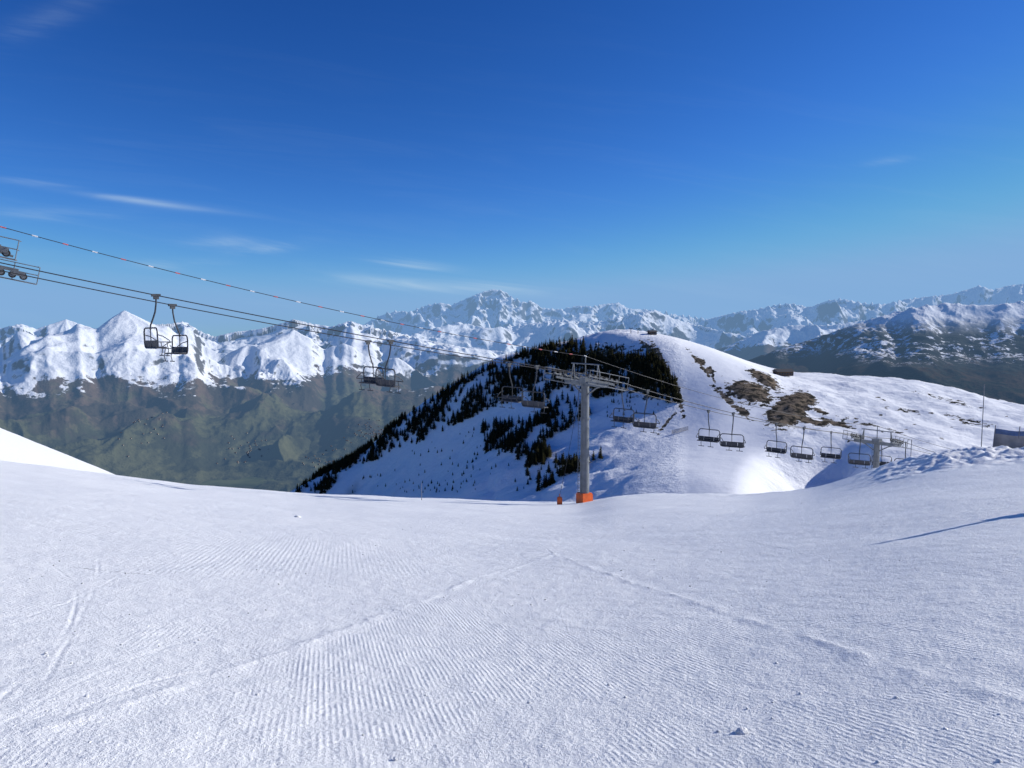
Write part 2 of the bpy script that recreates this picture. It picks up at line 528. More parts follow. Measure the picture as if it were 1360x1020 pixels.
def blob(cx, cy, rx, ry, ang=0, amp=1.0, rock=0.0):
    global bare, rockb
    c_, s_ = math.cos(math.radians(ang)), math.sin(math.radians(ang))
    dx = hpx - cx; dy = hpy - cy
    a = (dx * c_ + dy * s_) / rx; b = (-dx * s_ + dy * c_) / ry
    e = np.exp(-(a * a + b * b))
    bare = np.maximum(bare, amp * e); rockb = np.maximum(rockb, rock * e)
blob(996, 523, 30, 14, 15, 1.3, 1); blob(1016, 506, 25, 8, 30, 1.15, 1); blob(1048, 547, 30, 19, -35, 1.4, 1); blob(1070, 530, 18, 8, 20, 1.05, .5); blob(1076, 560, 30, 5, 10, .95)
blob(935, 490, 40, 2.8, 50, .85); blob(967, 532, 32, 4, 42, 1.0); blob(988, 548, 12, 5, 45, 1.0); blob(930, 480, 9, 6, 30, .95); blob(942, 491, 9, 5, 40, .95)
blob(1110, 562, 30, 4.5, 14, 0.85); blob(1150, 563, 60, 4, 14, 0.48); blob(1200, 545, 50, 4, 8, 0.44); blob(1260, 532, 60, 4, 14, 0.47); blob(1290, 560, 60, 6, 14, .44)
blob(1088, 546, 16, 4, 18, .75)
for k in range(22):
    blob(random.uniform(1080, 1340), random.uniform(525, 590), random.uniform(2, 6), random.uniform(1.0, 1.8), random.uniform(0, 25), random.uniform(.6, .9))
blob(880, 480, 36, 4, 62, 0.95); blob(903, 530, 28, 3.5, 78, 0.95); blob(885, 562, 24, 2.4, -50, 0.85); blob(860, 462, 18, 4, 40, .9)
blob(790, 475, 70, 16, -8, .7); blob(855, 505, 35, 32, 0, .66)
HZ = HZ + rockb * (1.5 + 2.2 * ridged(HX / 14, HY / 14, 4, 77))
low = smooth(-150, -210, HZ + 20 * fbm(HX / 30, HY / 30, 3, 140))
groom = smooth(895, 915, hpx) * smooth(1040, 1000, hpx)
M_hill = hill_mat()
grid_mesh("snow_hill", HX, HY, HZ, M_hill, {"bare": bare, "low": low, "groom": groom})

def hz(x, y):
    return float(hill_z(np.array([float(x)]), np.array([float(y)]))[0])

# ------------------------------------------------------------------ conifers on the hill
def mat_conifer():
    m, nt, out = new_mat("conifer_needles")
    g = nt.node('ShaderNodeNewGeometry')
    nz = nt.noise(g.outputs['Position'], 0.8, 3, 0.7)
    c = nt.mix(nz, (0.008, 0.011, 0.006), (0.048, 0.043, 0.02))
    nt.put(out.inputs[0], diffuse(nt, c))
    return m
M_con = mat_conifer()

def tree_variant(seed):
    r = random.Random(seed)
    vs = []; fs = []
    k = 5
    for i in range(k): a = 2 * math.pi * i / k; vs.append((0.018 * math.cos(a), 0.018 * math.sin(a), -0.08))
    vs.append((0, 0, 0.9))
    for i in range(k): fs.append((i, (i + 1) % k, k))
    tiers = r.choice([7, 8, 9])
    for t in range(tiers):
        f = t / (tiers - 1)
        z0 = 0.08 + 0.82 * f
        R = (0.24 * (1 - f) ** 0.75 + 0.02) * r.uniform(0.75, 1.15)
        hgt_ = 0.17 * (1 - f * 0.4)
        m_ = 6
        ox, oy = r.uniform(-.015, .015), r.uniform(-.015, .015)
        top = len(vs); vs.append((ox, oy, z0 + hgt_))
        off = r.random() * 6
        for i in range(2 * m_):
            a = math.pi * i / m_ + off
            q = R * (r.uniform(0.7, 1.3) if i % 2 == 0 else r.uniform(0.35, 0.55))
            vs.append((ox + q * math.cos(a), oy + q * math.sin(a), z0 - (0.03 if i % 2 == 0 else -0.02) + r.uniform(-.015, .015)))
        for i in range(2 * m_):
            fs.append((top, top + 1 + i, top + 1 + (i + 1) % (2 * m_)))
    return np.array(vs), np.array([f for f in fs])
variants = [tree_variant(s) for s in range(7)]

def inpoly(px, py, poly):
    inside = np.zeros(px.shape, bool); j = len(poly) - 1
    for i in range(len(poly)):
        xi, yi = poly[i]; xj, yj = poly[j]
        c = ((yi > py) != (yj > py)) & (px < (xj - xi) * (py - yi) / (yj - yi + 1e-12) + xi)
        inside ^= c; j = i
    return inside
polyA = [(392, 655), (440, 618), (500, 578), (560, 540), (620, 503), (680, 476), (740, 458), (780, 456), (835, 462), (862, 470), (880, 485), (897, 510), (906, 535), (890, 538), (862, 526), (835, 520), (800, 532), (770, 522), (735, 524), (715, 545), (690, 535), (650, 545), (600, 568), (540, 598), (470, 622), (430, 657)]
polyT = [(700, 478), (742, 462), (790, 460), (838, 466), (864, 474), (880, 490), (897, 512), (904, 532), (880, 520), (850, 500), (820, 505), (790, 520), (745, 515), (710, 510)]
polyB = [(640, 568), (690, 556), (722, 572), (700, 602), (645, 605)]
polyC = [(686, 592), (718, 588), (742, 618), (800, 606), (798, 628), (745, 652), (712, 655), (684, 632)]
polyD = [(700, 560), (755, 525), (785, 550), (722, 590)]
polyE = [(800, 520), (850, 512), (880, 545), (840, 570), (800, 555)]
polyS = [(450, 655), (540, 600), (640, 560), (700, 640), (800, 655)]
N = 60000
tx = rng.uniform(-300, 160, N); ty = rng.uniform(430, 790, N)
tz = hill_z(tx, ty)
tpx, tpy = proj(tx, ty, tz)
dens = fbm(tx / 30, ty / 30, 3, 201)
rnd = rng.random(N)
rY = np.interp(tpx, [395, 480, 570, 680, 760, 790, 845, 900], [775, 735, 695, 660, 630, 600, 580, 560])
fr = ty < rY + 8
accA = inpoly(tpx, tpy, polyA) & (rnd < np.clip(0.42 + dens * 0.8, 0.03, 0.7))
accT = inpoly(tpx, tpy, polyT) & (rnd < np.clip(0.34 + dens * 0.9, 0.02, 0.75))
accB = (inpoly(tpx, tpy, polyB) | inpoly(tpx, tpy, polyC) | inpoly(tpx, tpy, polyD)) & (rnd < np.clip(0.32 + dens * 0.9, 0.04, 0.65))
accE = inpoly(tpx, tpy, polyE) & (rnd < 0.07)
accS = inpoly(tpx, tpy, polyS) & (rnd < 0.03)
big = accA | accB | accT
sel = np.where((big | accE | accS) & fr)[0]
V = []; Fc = []; off = 0
for i in sel:
    v, f = variants[rng.integers(len(variants))]
    hh = rng.uniform(3.8, 10.0)
    if tpx[i] > 780 and tpy[i] < 475: hh = rng.uniform(2.5, 5)
    if not big[i]: hh *= 0.4
    a = rng.uniform(0, 6.28); ca, sa = math.cos(a), math.sin(a)
    wd = hh * rng.uniform(0.85, 1.2)
    q = np.stack([(v[:, 0] * ca - v[:, 1] * sa) * wd + tx[i], (v[:, 0] * sa + v[:, 1] * ca) * wd + ty[i], v[:, 2] * hh + tz[i]], 1)
    V.append(q); Fc.append(f + off); off += len(v)
V = np.concatenate(V); Fc = np.concatenate(Fc)
me = bpy.data.meshes.new("conifer_forest")
me.vertices.add(len(V)); me.vertices.foreach_set("co", V.astype(np.float32).ravel())
me.loops.add(Fc.size); me.loops.foreach_set("vertex_index", Fc.astype(np.int32).ravel())
me.polygons.add(len(Fc)); me.polygons.foreach_set("loop_start", (np.arange(len(Fc)) * 3).astype(np.int32))
me.polygons.foreach_set("loop_total", np.full(len(Fc), 3, np.int32)); me.update(calc_edges=True)
me.materials.append(M_con)
scene.collection.objects.link(bpy.data.objects.new("conifer_forest", me))

# ------------------------------------------------------------------ FAR RANGES
def make_range(name, px0, px1, Y0, Y1, nr, nc, sky, prof, Yr, wl, amp, mat, zb, seed, wstart=0.3, smpx=14, ywob=0.05, peaks=()):
    u0 = float(bear(px0, 450)[0]); u1 = float(bear(px1, 450)[0])
    u = np.linspace(u0, u1, nc); yy = np.linspace(Y0, Y1, nr)
    U, YY = np.meshgrid(u, yy)
    su, st = bear([p[0] for p in sky], [p[1] for p in sky])
    tdes = np.interp(u, su, st)
    XX = U * YY
    yr = Yr(u) if callable(Yr) else np.full(nc, float(Yr))
    yr = yr * (1 + ywob * fbm(u * 6, u * 0 + seed, 3, seed + 3))
    v = (YY - Y0) / (yr[None] - Y0)
    pv_ = [p[0] for p in prof]; pf = [p[1] for p in prof]
    frac = np.interp(v, pv_, pf)
    frac = np.where(v > 1, 1 - (v - 1) * 1.5, frac)
    tsm = np.convolve(np.pad(tdes, 40, mode='edge'), np.ones(81) / 81, 'valid')
    z = zb + (tsm * yr - zb)[None] * frac
    wx = fbm(XX / wl * 0.7 + 3, YY / wl * 0.7, 3, seed + 9) * 0.3
    R = ridged(XX / wl + wx, YY / wl + wx * 0.6, 7, seed, 0.5)
    w = np.interp(v, [0, 0.25, 0.9, 1.3], [0.0, wstart, 1.0, 1.0])
    z = z + (R - 0.5) * amp * w
    if peaks:
        det = ridged(XX / (wl * 0.5) + wx * 1.5, YY / (wl * 0.5) - wx, 6, seed + 71, 0.5)
        bend = fbm(XX / 2600, YY / 2600, 3, seed + 81)
        for (ppx, ppy, pY, sl, asp) in peaks:
            u_, t_ = bear(ppx, ppy); px_, pz_ = float(u_) * pY, float(t_) * pY
            dx = XX - px_; dy = YY - pY
            ang = np.arctan2(dy, dx) + bend * 0.6
            d = np.hypot(dx, dy * asp)
            spur = 1 + 0.30 * np.abs(np.sin(ang * 2.5 + ppx)) + 0.10 * np.abs(np.sin(ang * 6 + ppx * 2))
            cone = pz_ - sl * d * spur + (det - 0.55) * 270 * np.clip(d / 1400, 0, 1) + 40
            z = np.maximum(z, cone)
    k = max(3, int(smpx / ((px1 - px0) / nc)))
    hw_ = np.hanning(2 * k + 3)[1:-1]; hw_ /= hw_.sum()
    for it in range(7):
        tm = (z / YY).max(0)
        dl = tdes - tm
        dl = np.convolve(np.pad(dl, k, mode='edge'), hw_, 'valid')
        z = z + dl[None] * YY * smooth(0.1, 0.8, v)
    grid_mesh(name, XX, YY, z, mat)
    return XX, YY, z

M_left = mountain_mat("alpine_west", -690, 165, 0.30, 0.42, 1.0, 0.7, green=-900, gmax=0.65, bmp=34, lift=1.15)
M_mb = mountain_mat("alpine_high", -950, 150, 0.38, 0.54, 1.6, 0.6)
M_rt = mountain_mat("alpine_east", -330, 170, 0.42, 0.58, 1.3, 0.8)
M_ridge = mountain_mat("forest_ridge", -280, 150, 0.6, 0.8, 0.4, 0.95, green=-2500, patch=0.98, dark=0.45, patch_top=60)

skyA = [(-150, 440), (-60, 428), (0, 436), (28, 430), (48, 437), (88, 424), (108, 431), (128, 437), (148, 422), (165, 412), (182, 420), (205, 431), (225, 430), (245, 427), (268, 441), (285, 447), (310, 441), (345, 437), (372, 430), (390, 424), (415, 430), (440, 434), (465, 426), (485, 433), (520, 440), (560, 450), (620, 462), (700, 470), (800, 480), (900, 500)]
XA, YA, ZA = make_range("valley_and_snow_mountains", -150, 900, 3200, 17500, 600, 1000, skyA,
           [(0, 0), (0.27, 0.0), (0.5, 0.28), (0.72, 0.5), (1, .92)], 13800, 3600, 950, M_left, -1330, 11, wstart=0.3, smpx=9,
           peaks=((165, 412, 10300, .36, .9), (22, 431, 9900, .56, 1.0), (88, 424, 13000, .6, 1.0), (245, 428, 12300, .48, 1.0), (390, 424, 11800, .42, .9), (465, 427, 13200, .44, 1.0), (330, 441, 11200, .44, 1.0), (-60, 428, 11000, .5, 1)))
skyB = [(380, 445), (440, 440), (480, 432), (510, 417), (527, 413), (545, 414), (568, 405), (585, 402), (600, 405), (625, 394), (640, 388), (655, 384), (668, 386), (682, 396), (697, 402), (705, 399), (720, 409), (745, 411), (768, 406), (788, 407), (800, 404), (822, 402), (835, 410), (860, 411), (890, 417), (920, 421), (950, 425), (1000, 430), (1080, 440)]
make_range("high_alps_massif", 380, 1080, 22000, 38000, 400, 900, skyB,
           [(0, 0), (0.5, 0.45), (0.8, 0.72), (1, 1)], 33500, 5000, 2300, M_mb, -1500, 23, wstart=0.35, smpx=9)
skyB2 = [(470, 470), (520, 455), (560, 440), (610, 428), (650, 436), (700, 430), (740, 425), (790, 428), (850, 415), (870, 412), (900, 425), (960, 440), (1000, 450)]
make_range("snow_foothills", 440, 1040, 15500, 24000, 280, 750, skyB2,
           [(0, 0), (0.5, 0.45), (1, 1)], 20500, 4000, 1500, M_mb, -1500, 31, wstart=0.3)
skyC = [(900, 436), (940, 424), (960, 419), (985, 413), (1005, 411), (1030, 405), (1050, 403), (1075, 408), (1100, 399), (1118, 397), (1150, 403), (1175, 404), (1200, 398), (1240, 393), (1262, 391), (1290, 383), (1300, 379), (1318, 385), (1340, 379), (1360, 377), (1420, 372), (1500, 376)]
make_range("eastern_snow_mountains", 900, 1500, 17000, 31000, 400, 800, skyC,
           [(0, 0), (0.4, 0.35), (0.75, 0.66), (1, 1)], 26500, 4300, 1900, M_rt, -1400, 47, wstart=0.35, smpx=9)
skyC2 = [(880, 475), (940, 468), (970, 458), (1010, 440), (1050, 432), (1100, 432), (1160, 424), (1220, 420), (1300, 416), (1500, 410)]
make_range("eastern_foothills", 880, 1500, 10500, 18000, 280, 650, skyC2,
           [(0, 0), (0.5, 0.4), (1, 1)], 15500, 3300, 900, M_rt, -1300, 53, wstart=0.3)
skyD = [(930, 500), (1000, 476), (1040, 462), (1080, 450), (1120, 436), (1150, 426), (1180, 417), (1215, 408), (1262, 402), (1285, 405), (1320, 405), (1360, 400), (1420, 394), (1520, 400)]
make_range("forest_mountain", 930, 1520, 3000, 9200, 360, 760, skyD,
           [(0, 0), (0.5, 0.5), (1, 1)], lambda u: 6900 - 800 * (u - 0.4), 2400, 330, M_ridge, -900, 61, wstart=0.35, smpx=24)

def mat_floor():
    m, nt, out = new_mat("valley_floor")
    g = nt.node('ShaderNodeNewGeometry'); pos = g.outputs['Position']
    n1 = nt.noise(pos, 0.0016, 4, 0.6)
    c = nt.mix(nt.mr(n1, 0.4, 0.6), (0.03, 0.04, 0.02), (0.1, 0.11, 0.05))
    nt.put(out.inputs[0], painted_haze(nt, diffuse(nt, c), pos))
    return m
gx, gy = np.meshgrid(np.linspace(-90000, 90000, 60), np.linspace(-60000, 120000, 60))
grid_mesh("valley_floor", gx, gy, np.full(gx.shape, -1420.0), mat_floor())

# ------------------------------------------------------------------ villages in the valley
M_house = simple_mat("village_render", (0.35, 0.33, 0.3), 0.8)
M_vroof = simple_mat("village_roof", (0.16, 0.12, 0.1), 0.8)
def surf_A(px, py):
    qx, qy = proj(XA, YA, ZA)
    d = (qx - px) ** 2 + (qy - py) ** 2
    j = np.argmin(d); return XA.flat[j], YA.flat[j], ZA.flat[j]
for (vx, vy, cnt) in ((492, 576, 60), (325, 598, 35), (190, 568, 25), (420, 612, 20)):
    x0, y0, z0 = surf_A(vx, vy)
    mb = MB()
    for k in range(cnt):
        x = x0 + random.gauss(0, 130); y = y0 + random.gauss(0, 200)
        j = np.argmin((XA - x) ** 2 + (YA - y) ** 2); z = ZA.flat[j]
        w_, d_, h_ = random.uniform(10, 18), random.uniform(9, 14), random.uniform(6, 10)
        mb.box((x, y, z + h_ / 2), (w_, d_, h_), 0)
        mb.add([(x - w_ / 2 - 1, y - d_ / 2 - 1, z + h_), (x + w_ / 2 + 1, y - d_ / 2 - 1, z + h_), (x + w_ / 2 + 1, y + d_ / 2 + 1, z + h_), (x - w_ / 2 - 1, y + d_ / 2 + 1, z + h_), (x - w_ / 2 - 1, y, z + h_ + 4), (x + w_ / 2 + 1, y, z + h_ + 4)],
               [(0, 1, 5, 4), (3, 4, 5, 2), (0, 4, 3), (1, 2, 5)], 1)
    mb.obj("village", [M_house, M_vroof])

# ------------------------------------------------------------------ CHAIRLIFT
M_steel = simple_mat("galvanised_steel", (0.17, 0.185, 0.20), 0.55, 0.2, 0.15, 2.0)
M_dark = simple_mat("dark_steel", (0.045, 0.05, 0.06), 0.5, 0.3)
M_rope = simple_mat("wire_rope", (0.04, 0.04, 0.045), 0.5, 0.4)
M_rub = simple_mat("sheave_rubber", (0.03, 0.03, 0.03), 0.7)
M_seat = simple_mat("seat_pad", (0.028, 0.032, 0.045), 0.6)
M_orange = simple_mat("orange_padding", (0.75, 0.13, 0.02), 0.6, 0, 0.1)
M_pink = simple_mat("cable_marker_red", (0.55, 0.12, 0.12), 0.6)
M_white = simple_mat("white_paint", (0.75, 0.75, 0.74), 0.5, 0, 0.05)

Ln = Vector(W(-92, 329, 38)); Lf = Vector(W(14, 362, 42.0))
Tn = Vector((7.2, 57.7, float(bear(798, 500)[1]) * 57.7)); Tf = Vector((5.2, 62.3, float(bear(759, 495)[1]) * 62.3))
zt = (Tn.z + Tf.z) / 2; Tn.z = Tf.z = zt
Rn = Vector(W(1191, 582, 83)); Rf = Vector(W(1140, 578, 87)); zr_ = (Rn.z + Rf.z) / 2; Rn.z = Rf.z = zr_
Kn = Ln + Vector((-34, -13, 9)); Kf = Lf + Vector((-34, -13, 9))
En = Vector(W(1335, 618, 106)); Ef = Vector(W(1305, 620, 111)); En.z = Ef.z = (En.z + Ef.z) / 2

def span(a, b, sag, n=28):
    return [a.lerp(b, i / n) - Vector((0, 0, 4 * sag * (i / n) * (1 - i / n))) for i in range(n + 1)]
def rope_pts(seq, sags):
    out = []
    for (a, b), s_ in zip(zip(seq[:-1], seq[1:]), sags):
        q = span(a, b, s_)
        out += q if not out else q[1:]
    return out
sg = [0.6, 0.35, 0.9, 0.4]
RN = rope_pts([Kn, Ln, Tn, Rn, En], sg); RF = rope_pts([Kf, Lf, Tf, Rf, Ef], sg)
for R_ in (RN, RF):
    mb = MB(); mb.tube(R_, 0.032, 6); mb.obj("haul_cable", [M_rope])
Lc, Tc, Rc_, Ec, Kc = (Ln + Lf) / 2, (Tn + Tf) / 2, (Rn + Rf) / 2, (En + Ef) / 2, (Kn + Kf) / 2
Lm = Lc.copy(); Lm.z = float(bear(-33, 290)[1]) * Lm.y
Tm = Tc + Vector((0, 0, 1.55)); Rm = Rc_ + Vector((0, 0, 1.3))
CM = rope_pts([Kc + Vector((0, 0, 2.4)), Lm, Tm, Rm, Ec + Vector((0, 0, 1.2))], [0.4, 0.7, 1.0, 0.4])
mb = MB(); mb.tube(CM, 0.022, 6, 0)
for i in range(29, 57):
    p = CM[i]; q = CM[i + 1] if i + 1 < len(CM) else CM[i]
    d = (q - p).normalized(); mb.cyl(p - d * 0.14, p + d * 0.14, 0.038, 0.038, 8, 1 if i % 2 else 2)
mb.obj("communication_cable", [M_rope, M_pink, M_white])

def chair_mesh():
    mb = MB()
    mb.box((0, 0, 0), (0.16, 0.5, 0.16), 0); mb.box((0, 0, -0.14), (0.12, 0.3, 0.2), 0)
    arm = [(0, 0, -0.1), (0, -0.02, -0.5), (0, -0.10, -1.0), (0, -0.26, -1.45), (0, -0.40, -1.8), (0, -0.42, -2.05)]
    mb.tube(arm, 0.05, 8, 0)
    hw, zt_, zb_, r = 1.12, -1.95, -3.15, 0.28
    loop = []
    for cx, cz, a0 in ((hw - r, zt_ - r, 0), (-(hw - r), zt_ - r, 90), (-(hw - r), zb_ + r, 180), (hw - r, zb_ + r, 270)):
        for k in range(6):
            a = math.radians(a0 + 90 * k / 5)
            loop.append((cx + r * math.cos(a), -0.42, cz + r * math.sin(a)))
    mb.tube(loop, 0.045, 8, 0, True)
    mb.cyl((0, -0.42, -2.0), (0, -0.42, -3.1), 0.03, 0.03, 8, 0)
    for i in range(4):
        x = -0.80 + 0.535 * i
        mb.box((x, -0.17, -3.12), (0.50, 0.5, 0.09), 1)
        mb.box((x, -0.40, -2.88), (0.49, 0.06, 0.38), 1, Matrix.Rotation(math.radians(8), 3, 'X'))
    for x in (-1.08, 1.08):
        mb.tube([(x, -0.42, -3.12), (x, 0.1, -3.14)], 0.03, 6, 0)
        mb.tube([(x, -0.42, -2.35), (x, -0.1, -2.45), (x, 0.25, -2.7), (x, 0.3, -2.8)], 0.03, 6, 0)
    mb.tube([(-1.08, 0.3, -2.8), (1.08, 0.3, -2.8)], 0.03, 6, 0)
    for x in (-0.5, 0.5):
        mb.tube([(x, 0.3, -2.8), (x, 0.38, -3.3), (x, 0.3, -3.62)], 0.026, 6, 0)
        mb.tube([(x - 0.3, 0.3, -3.62), (x + 0.3, 0.3, -3.62)], 0.032, 6, 0)
    return mb.mesh("chairlift_chair", [M_dark, M_seat])
CH = chair_mesh()
def at_px(R_, px):
    for i in range(len(R_) - 1):
        a = proj(*R_[i])[0] if R_[i].y > 5 else -9999; b = proj(*R_[i + 1])[0]
        if a <= px <= b:
            return R_[i].lerp(R_[i + 1], (px - a) / (b - a)), (R_[i + 1] - R_[i]).normalized()
def chair(R_, px, face):
    p, d = at_px(R_, px)
    ob = bpy.data.objects.new("chairlift_chair", CH); scene.collection.objects.link(ob)
    ob.location = p
    ob.rotation_euler = (random.uniform(-.03, .03), random.uniform(-.02, .02), math.atan2(d.y, d.x) - math.pi / 2 + (0 if face > 0 else math.pi) + 0.3 + random.uniform(-.08, .08))
for px in (207, 519, 713, 860, 974, 1068, 1143, 1203): chair(RN, px, 1)
for px in (229, 489, 676, 826, 941, 1031, 1104, 1171): chair(RF, px, -1)

def pylon(nr, fr_, base_z, d, orange=True, heads=6, mast=1.5, ladder=True, heavy=False):
    c = (nr + fr_) / 2
    e = Vector((d.x, d.y, 0)).normalized()
    half = (Vector((fr_.x, fr_.y, 0)) - Vector((nr.x, nr.y, 0))).length / 2
    emp = bpy.data.objects.new("chairlift_pylon", None); scene.collection.objects.link(emp)
    emp.location = c; emp.rotation_euler = (0, 0, math.atan2(e.y, e.x))
    H = base_z - c.z
    pitch = math.atan2(d.z, math.hypot(d.x, d.y))
    iv = -1 if heavy else 1            # hold-down tower: sheaves press on the rope from above
    zc = 0.95 if heavy else -0.75       # crossarm height
    zw = -0.05 if heavy else -0.85      # catwalk height
    mb = MB()
    mb.cyl((0, 0, H - 0.6), (0, 0, zc - 0.15), 0.42, 0.33, 24, 0)
    for k in (0.33, 0.66):
        z = H + (-H) * k; mb.cyl((0, 0, z - 0.05), (0, 0, z + 0.05), 0.45, 0.45, 24, 0)
    mb.obj("shaft", [M_steel], emp)
    if ladder:
        mb = MB()
        for y in (0.45, 0.85): mb.tube([(-0.48, y - .55, H + 0.3), (-0.48, y - .55, -0.6)], 0.025, 6)
        z = H + 0.5
        while z < -0.7:
            mb.tube([(-0.48, -.10, z), (-0.48, .30, z)], 0.018, 6); z += 0.3
        mb.obj("ladder", [M_steel], emp)
    mb = MB()
    mb.box((0, 0, zc), (0.42, half * 2 + 0.7, 0.36), 0)
    mb.box((0, 0, zc + 0.25), (0.7, 0.9, 0.5), 0)
    mb.tube([(0, -half, zc), (0, -half + 1.0, zc - .3), (0, -0.2, zc - 1.0)], 0.07, 6)
    mb.tube([(0, half, zc), (0, half - 1.0, zc - .3), (0, 0.2, zc - 1.0)], 0.07, 6)
    for y in (-half * 0.75, half * 0.75):
        mb.tube([(0.25, y, zc), (0, y * 0.9, max(mast * 0.6, zc + .6))], 0.055, 6); mb.tube([(-0.25, y, zc), (0, y * 0.9, max(mast * 0.6, zc + .6))], 0.055, 6)
    mb.tube([(0, -half * 0.8, max(mast * 0.58, zc + .58)), (0, half * 0.8, max(mast * 0.58, zc + .58))], 0.06, 6)
    mb.tube([(0, 0, zc), (0, 0, mast)], 0.05, 6)
    if heavy:
        for y in (-half, half):
            mb.box((0, y, zc + 0.25), (0.55, 0.5, 0.7)); mb.box((0.05, y, zc - 0.35), (0.3, 0.3, 0.6))
            mb.tube([(-1.5, y, 0.5), (0, y, zc + .1), (1.5, y, 0.5)], 0.07, 6)
    mb.obj("crossarm", [M_steel], emp)
    mb = MB(); mr_ = MB()
    RT = Matrix.Rotation(-pitch, 3, 'Y')
    def q(x, y, z):
        v = RT @ Vector((x, 0, z)); return Vector((v.x, y, v.z))
    for y, zz in ((-half, nr.z - c.z), (half, fr_.z - c.z)):
        sp_ = 0.56; L = sp_ * (heads - 1)
        for k in range(heads):
            x = -L / 2 + k * sp_
            v = q(x, y, -0.235 * iv) + Vector((0, 0, zz))
            mr_.cyl(v - Vector((0, 0.05, 0)), v + Vector((0, 0.05, 0)), 0.20, 0.20, 16, 1)
            mr_.cyl(v - Vector((0, 0.06, 0)), v + Vector((0, 0.06, 0)), 0.13, 0.13, 12, 0)
        for k in range(heads // 2):
            x = -L / 2 + (2 * k + 0.5) * sp_
            for sy in (-0.1, 0.1):
                a = q(x - sp_ * 0.55, y + sy, -0.27 * iv); b = q(x + sp_ * 0.55, y + sy, -0.27 * iv)
                a.z += zz; b.z += zz; mr_.tube([a, b], 0.05, 6)
                if heavy:
                    cxx = q(x, y + sy * 1.2, -0.40 * iv); cxx.z += zz; mr_.box(cxx, (0.7, 0.03, 0.22), 0, RT)
        a = q(-L / 2 + 0.2, y, -0.52 * iv); b = q(L / 2 - 0.2, y, -0.52 * iv); a.z += zz; b.z += zz
        mr_.box((a + b) / 2, (L * 0.85, 0.14, 0.2), 0, RT)
        oy = 0.5 if y > 0 else -0.5
        cc = q(0, y + oy, zw); cc.z += zz
        mb.box(cc, (L + 1.2, 0.5, 0.07), 0, RT)
        for hgt_ in (0.55, 1.05):
            a = q(-L / 2 - 0.6, y + oy * 1.5, zw + hgt_); b = q(L / 2 + 0.6, y + oy * 1.5, zw + hgt_); a.z += zz; b.z += zz
            mb.tube([a, b], 0.028, 6)
        nn = 5
        for k in range(nn):
            x = (-L / 2 - 0.6) + (L + 1.2) * k / (nn - 1)
            a = q(x, y + oy * 1.5, zw); b = q(x, y + oy * 1.5, zw + 1.05); a.z += zz; b.z += zz
            mb.tube([a, b], 0.028, 6)
        for x in (-L / 2 - 0.6, L / 2 + 0.6):
            for hgt_ in (0.55, 1.05):
                a = q(x, y + oy * 0.5, zw + hgt_); b = q(x, y + oy * 1.5, zw + hgt_); a.z += zz; b.z += zz
                mb.tube([a, b], 0.025, 6)
    mb.obj("catwalk", [M_steel], emp); mr_.obj("sheave_train", [M_steel, M_rub], emp)
    if orange:
        mb = MB()
        mb.box((0, 0, H + 0.38), (1.05, 1.0, 0.85), 0); mb.box((0, 0, H + 0.86), (0.95, 0.92, 0.1), 0)
        mb.obj("base_padding", [M_orange], emp)
    return emp
gzT = ground_z(Tc.x, Tc.y)
pylon(Tn, Tf, gzT, (Rn - Ln), True, 6, 1.55)
pylon(Rn, Rf, Rc_.z - 9, (En - Tn), False, 6, 1.3)
pylon(Ln, Lf, ground_z(Lc.x, Lc.y), (Tn - Kn), False, 8, Lm.z - Lc.z, True, True)
pylon(En, Ef, Ec.z - 8, (En - Rn), False, 6, 1.3)

ox, oy = Tc.x - 2.15, Tc.y - 0.4
oz = ground_z(ox, oy)
mb = MB(); mb.box((0, 0, 0.3), (0.42, 0.4, 0.6), 0); mb.box((0, 0, 0.63), (0.34, 0.32, 0.08), 0)
mb.cyl((0, 0, 0.6), (0, 0, 0.95), 0.04, 0.03, 8, 0)
o = mb.obj("orange_snow_gun_hydrant", [M_orange]); o.location = (ox, oy, oz)
mb = MB()
a = Vector((ox, oy, oz + 0.8)); b = Tc + Vector((-0.5, -0.2, -1.2))
mb.tube(span(a, b, 0.5, 14), 0.016, 5); mb.obj("guy_rope", [M_rope])

# ------------------------------------------------------------------ marker poles, signs, fence, buildings
M_pole = simple_mat("piste_pole", (0.2, 0.2, 0.22), 0.6)
def mpole(px, py, Y, h, r=0.03):
    v = W(px, py, Y); z = ground_z(v.x, v.y)
    mb = MB(); mb.cyl((0, 0, -0.4), (0, 0, h), r, r * 0.8, 8, 0)
    ob = mb.obj("piste_marker_pole", [M_pole, M_orange]); ob.location = (v.x, v.y, z)
mpole(560, 662, 62, 1.5); mpole(1303, 600, 35, 3.4, 0.022); mpole(1210, 600, 38, 1.2, 0.018); mpole(1160, 622, 42, 1.0, .018)

M_banner = simple_mat("banner_cloth", (0.36, 0.33, 0.30), 0.8, 0, 0.2, 1.2)
M_bannerb = simple_mat("banner_blue", (0.10, 0.16, 0.30), 0.7, 0, 0.2)
v = W(1343, 600, 34); gz = ground_z(v.x, v.y)
emp = bpy.data.objects.new("piste_banner", None); scene.collection.objects.link(emp)
emp.location = (v.x, v.y, gz); emp.rotation_euler = (0, 0, math.radians(-25))
mb = MB()
nx, nz = 12, 5
vs = []; fs = []
for j in range(nz):
    for i in range(nx):
        x = -0.75 + 1.9 * i / (nx - 1); z = 0.15 + 0.95 * j / (nz - 1) + 0.05 * math.cos(i * 0.6) * j / nz
        vs.append((x + 0.1 * j / nz, 0.07 * math.sin(i * 0.9 + j * 0.5), z))
for j in range(nz - 1):
    for i in range(nx - 1):
        k = j * nx + i; fs.append((k, k + 1, k + nx + 1, k + nx))
mb.add(vs, fs[:len(fs) * 3 // 4], 0, True); mb.add(vs, fs[len(fs) * 3 // 4:], 1, True)
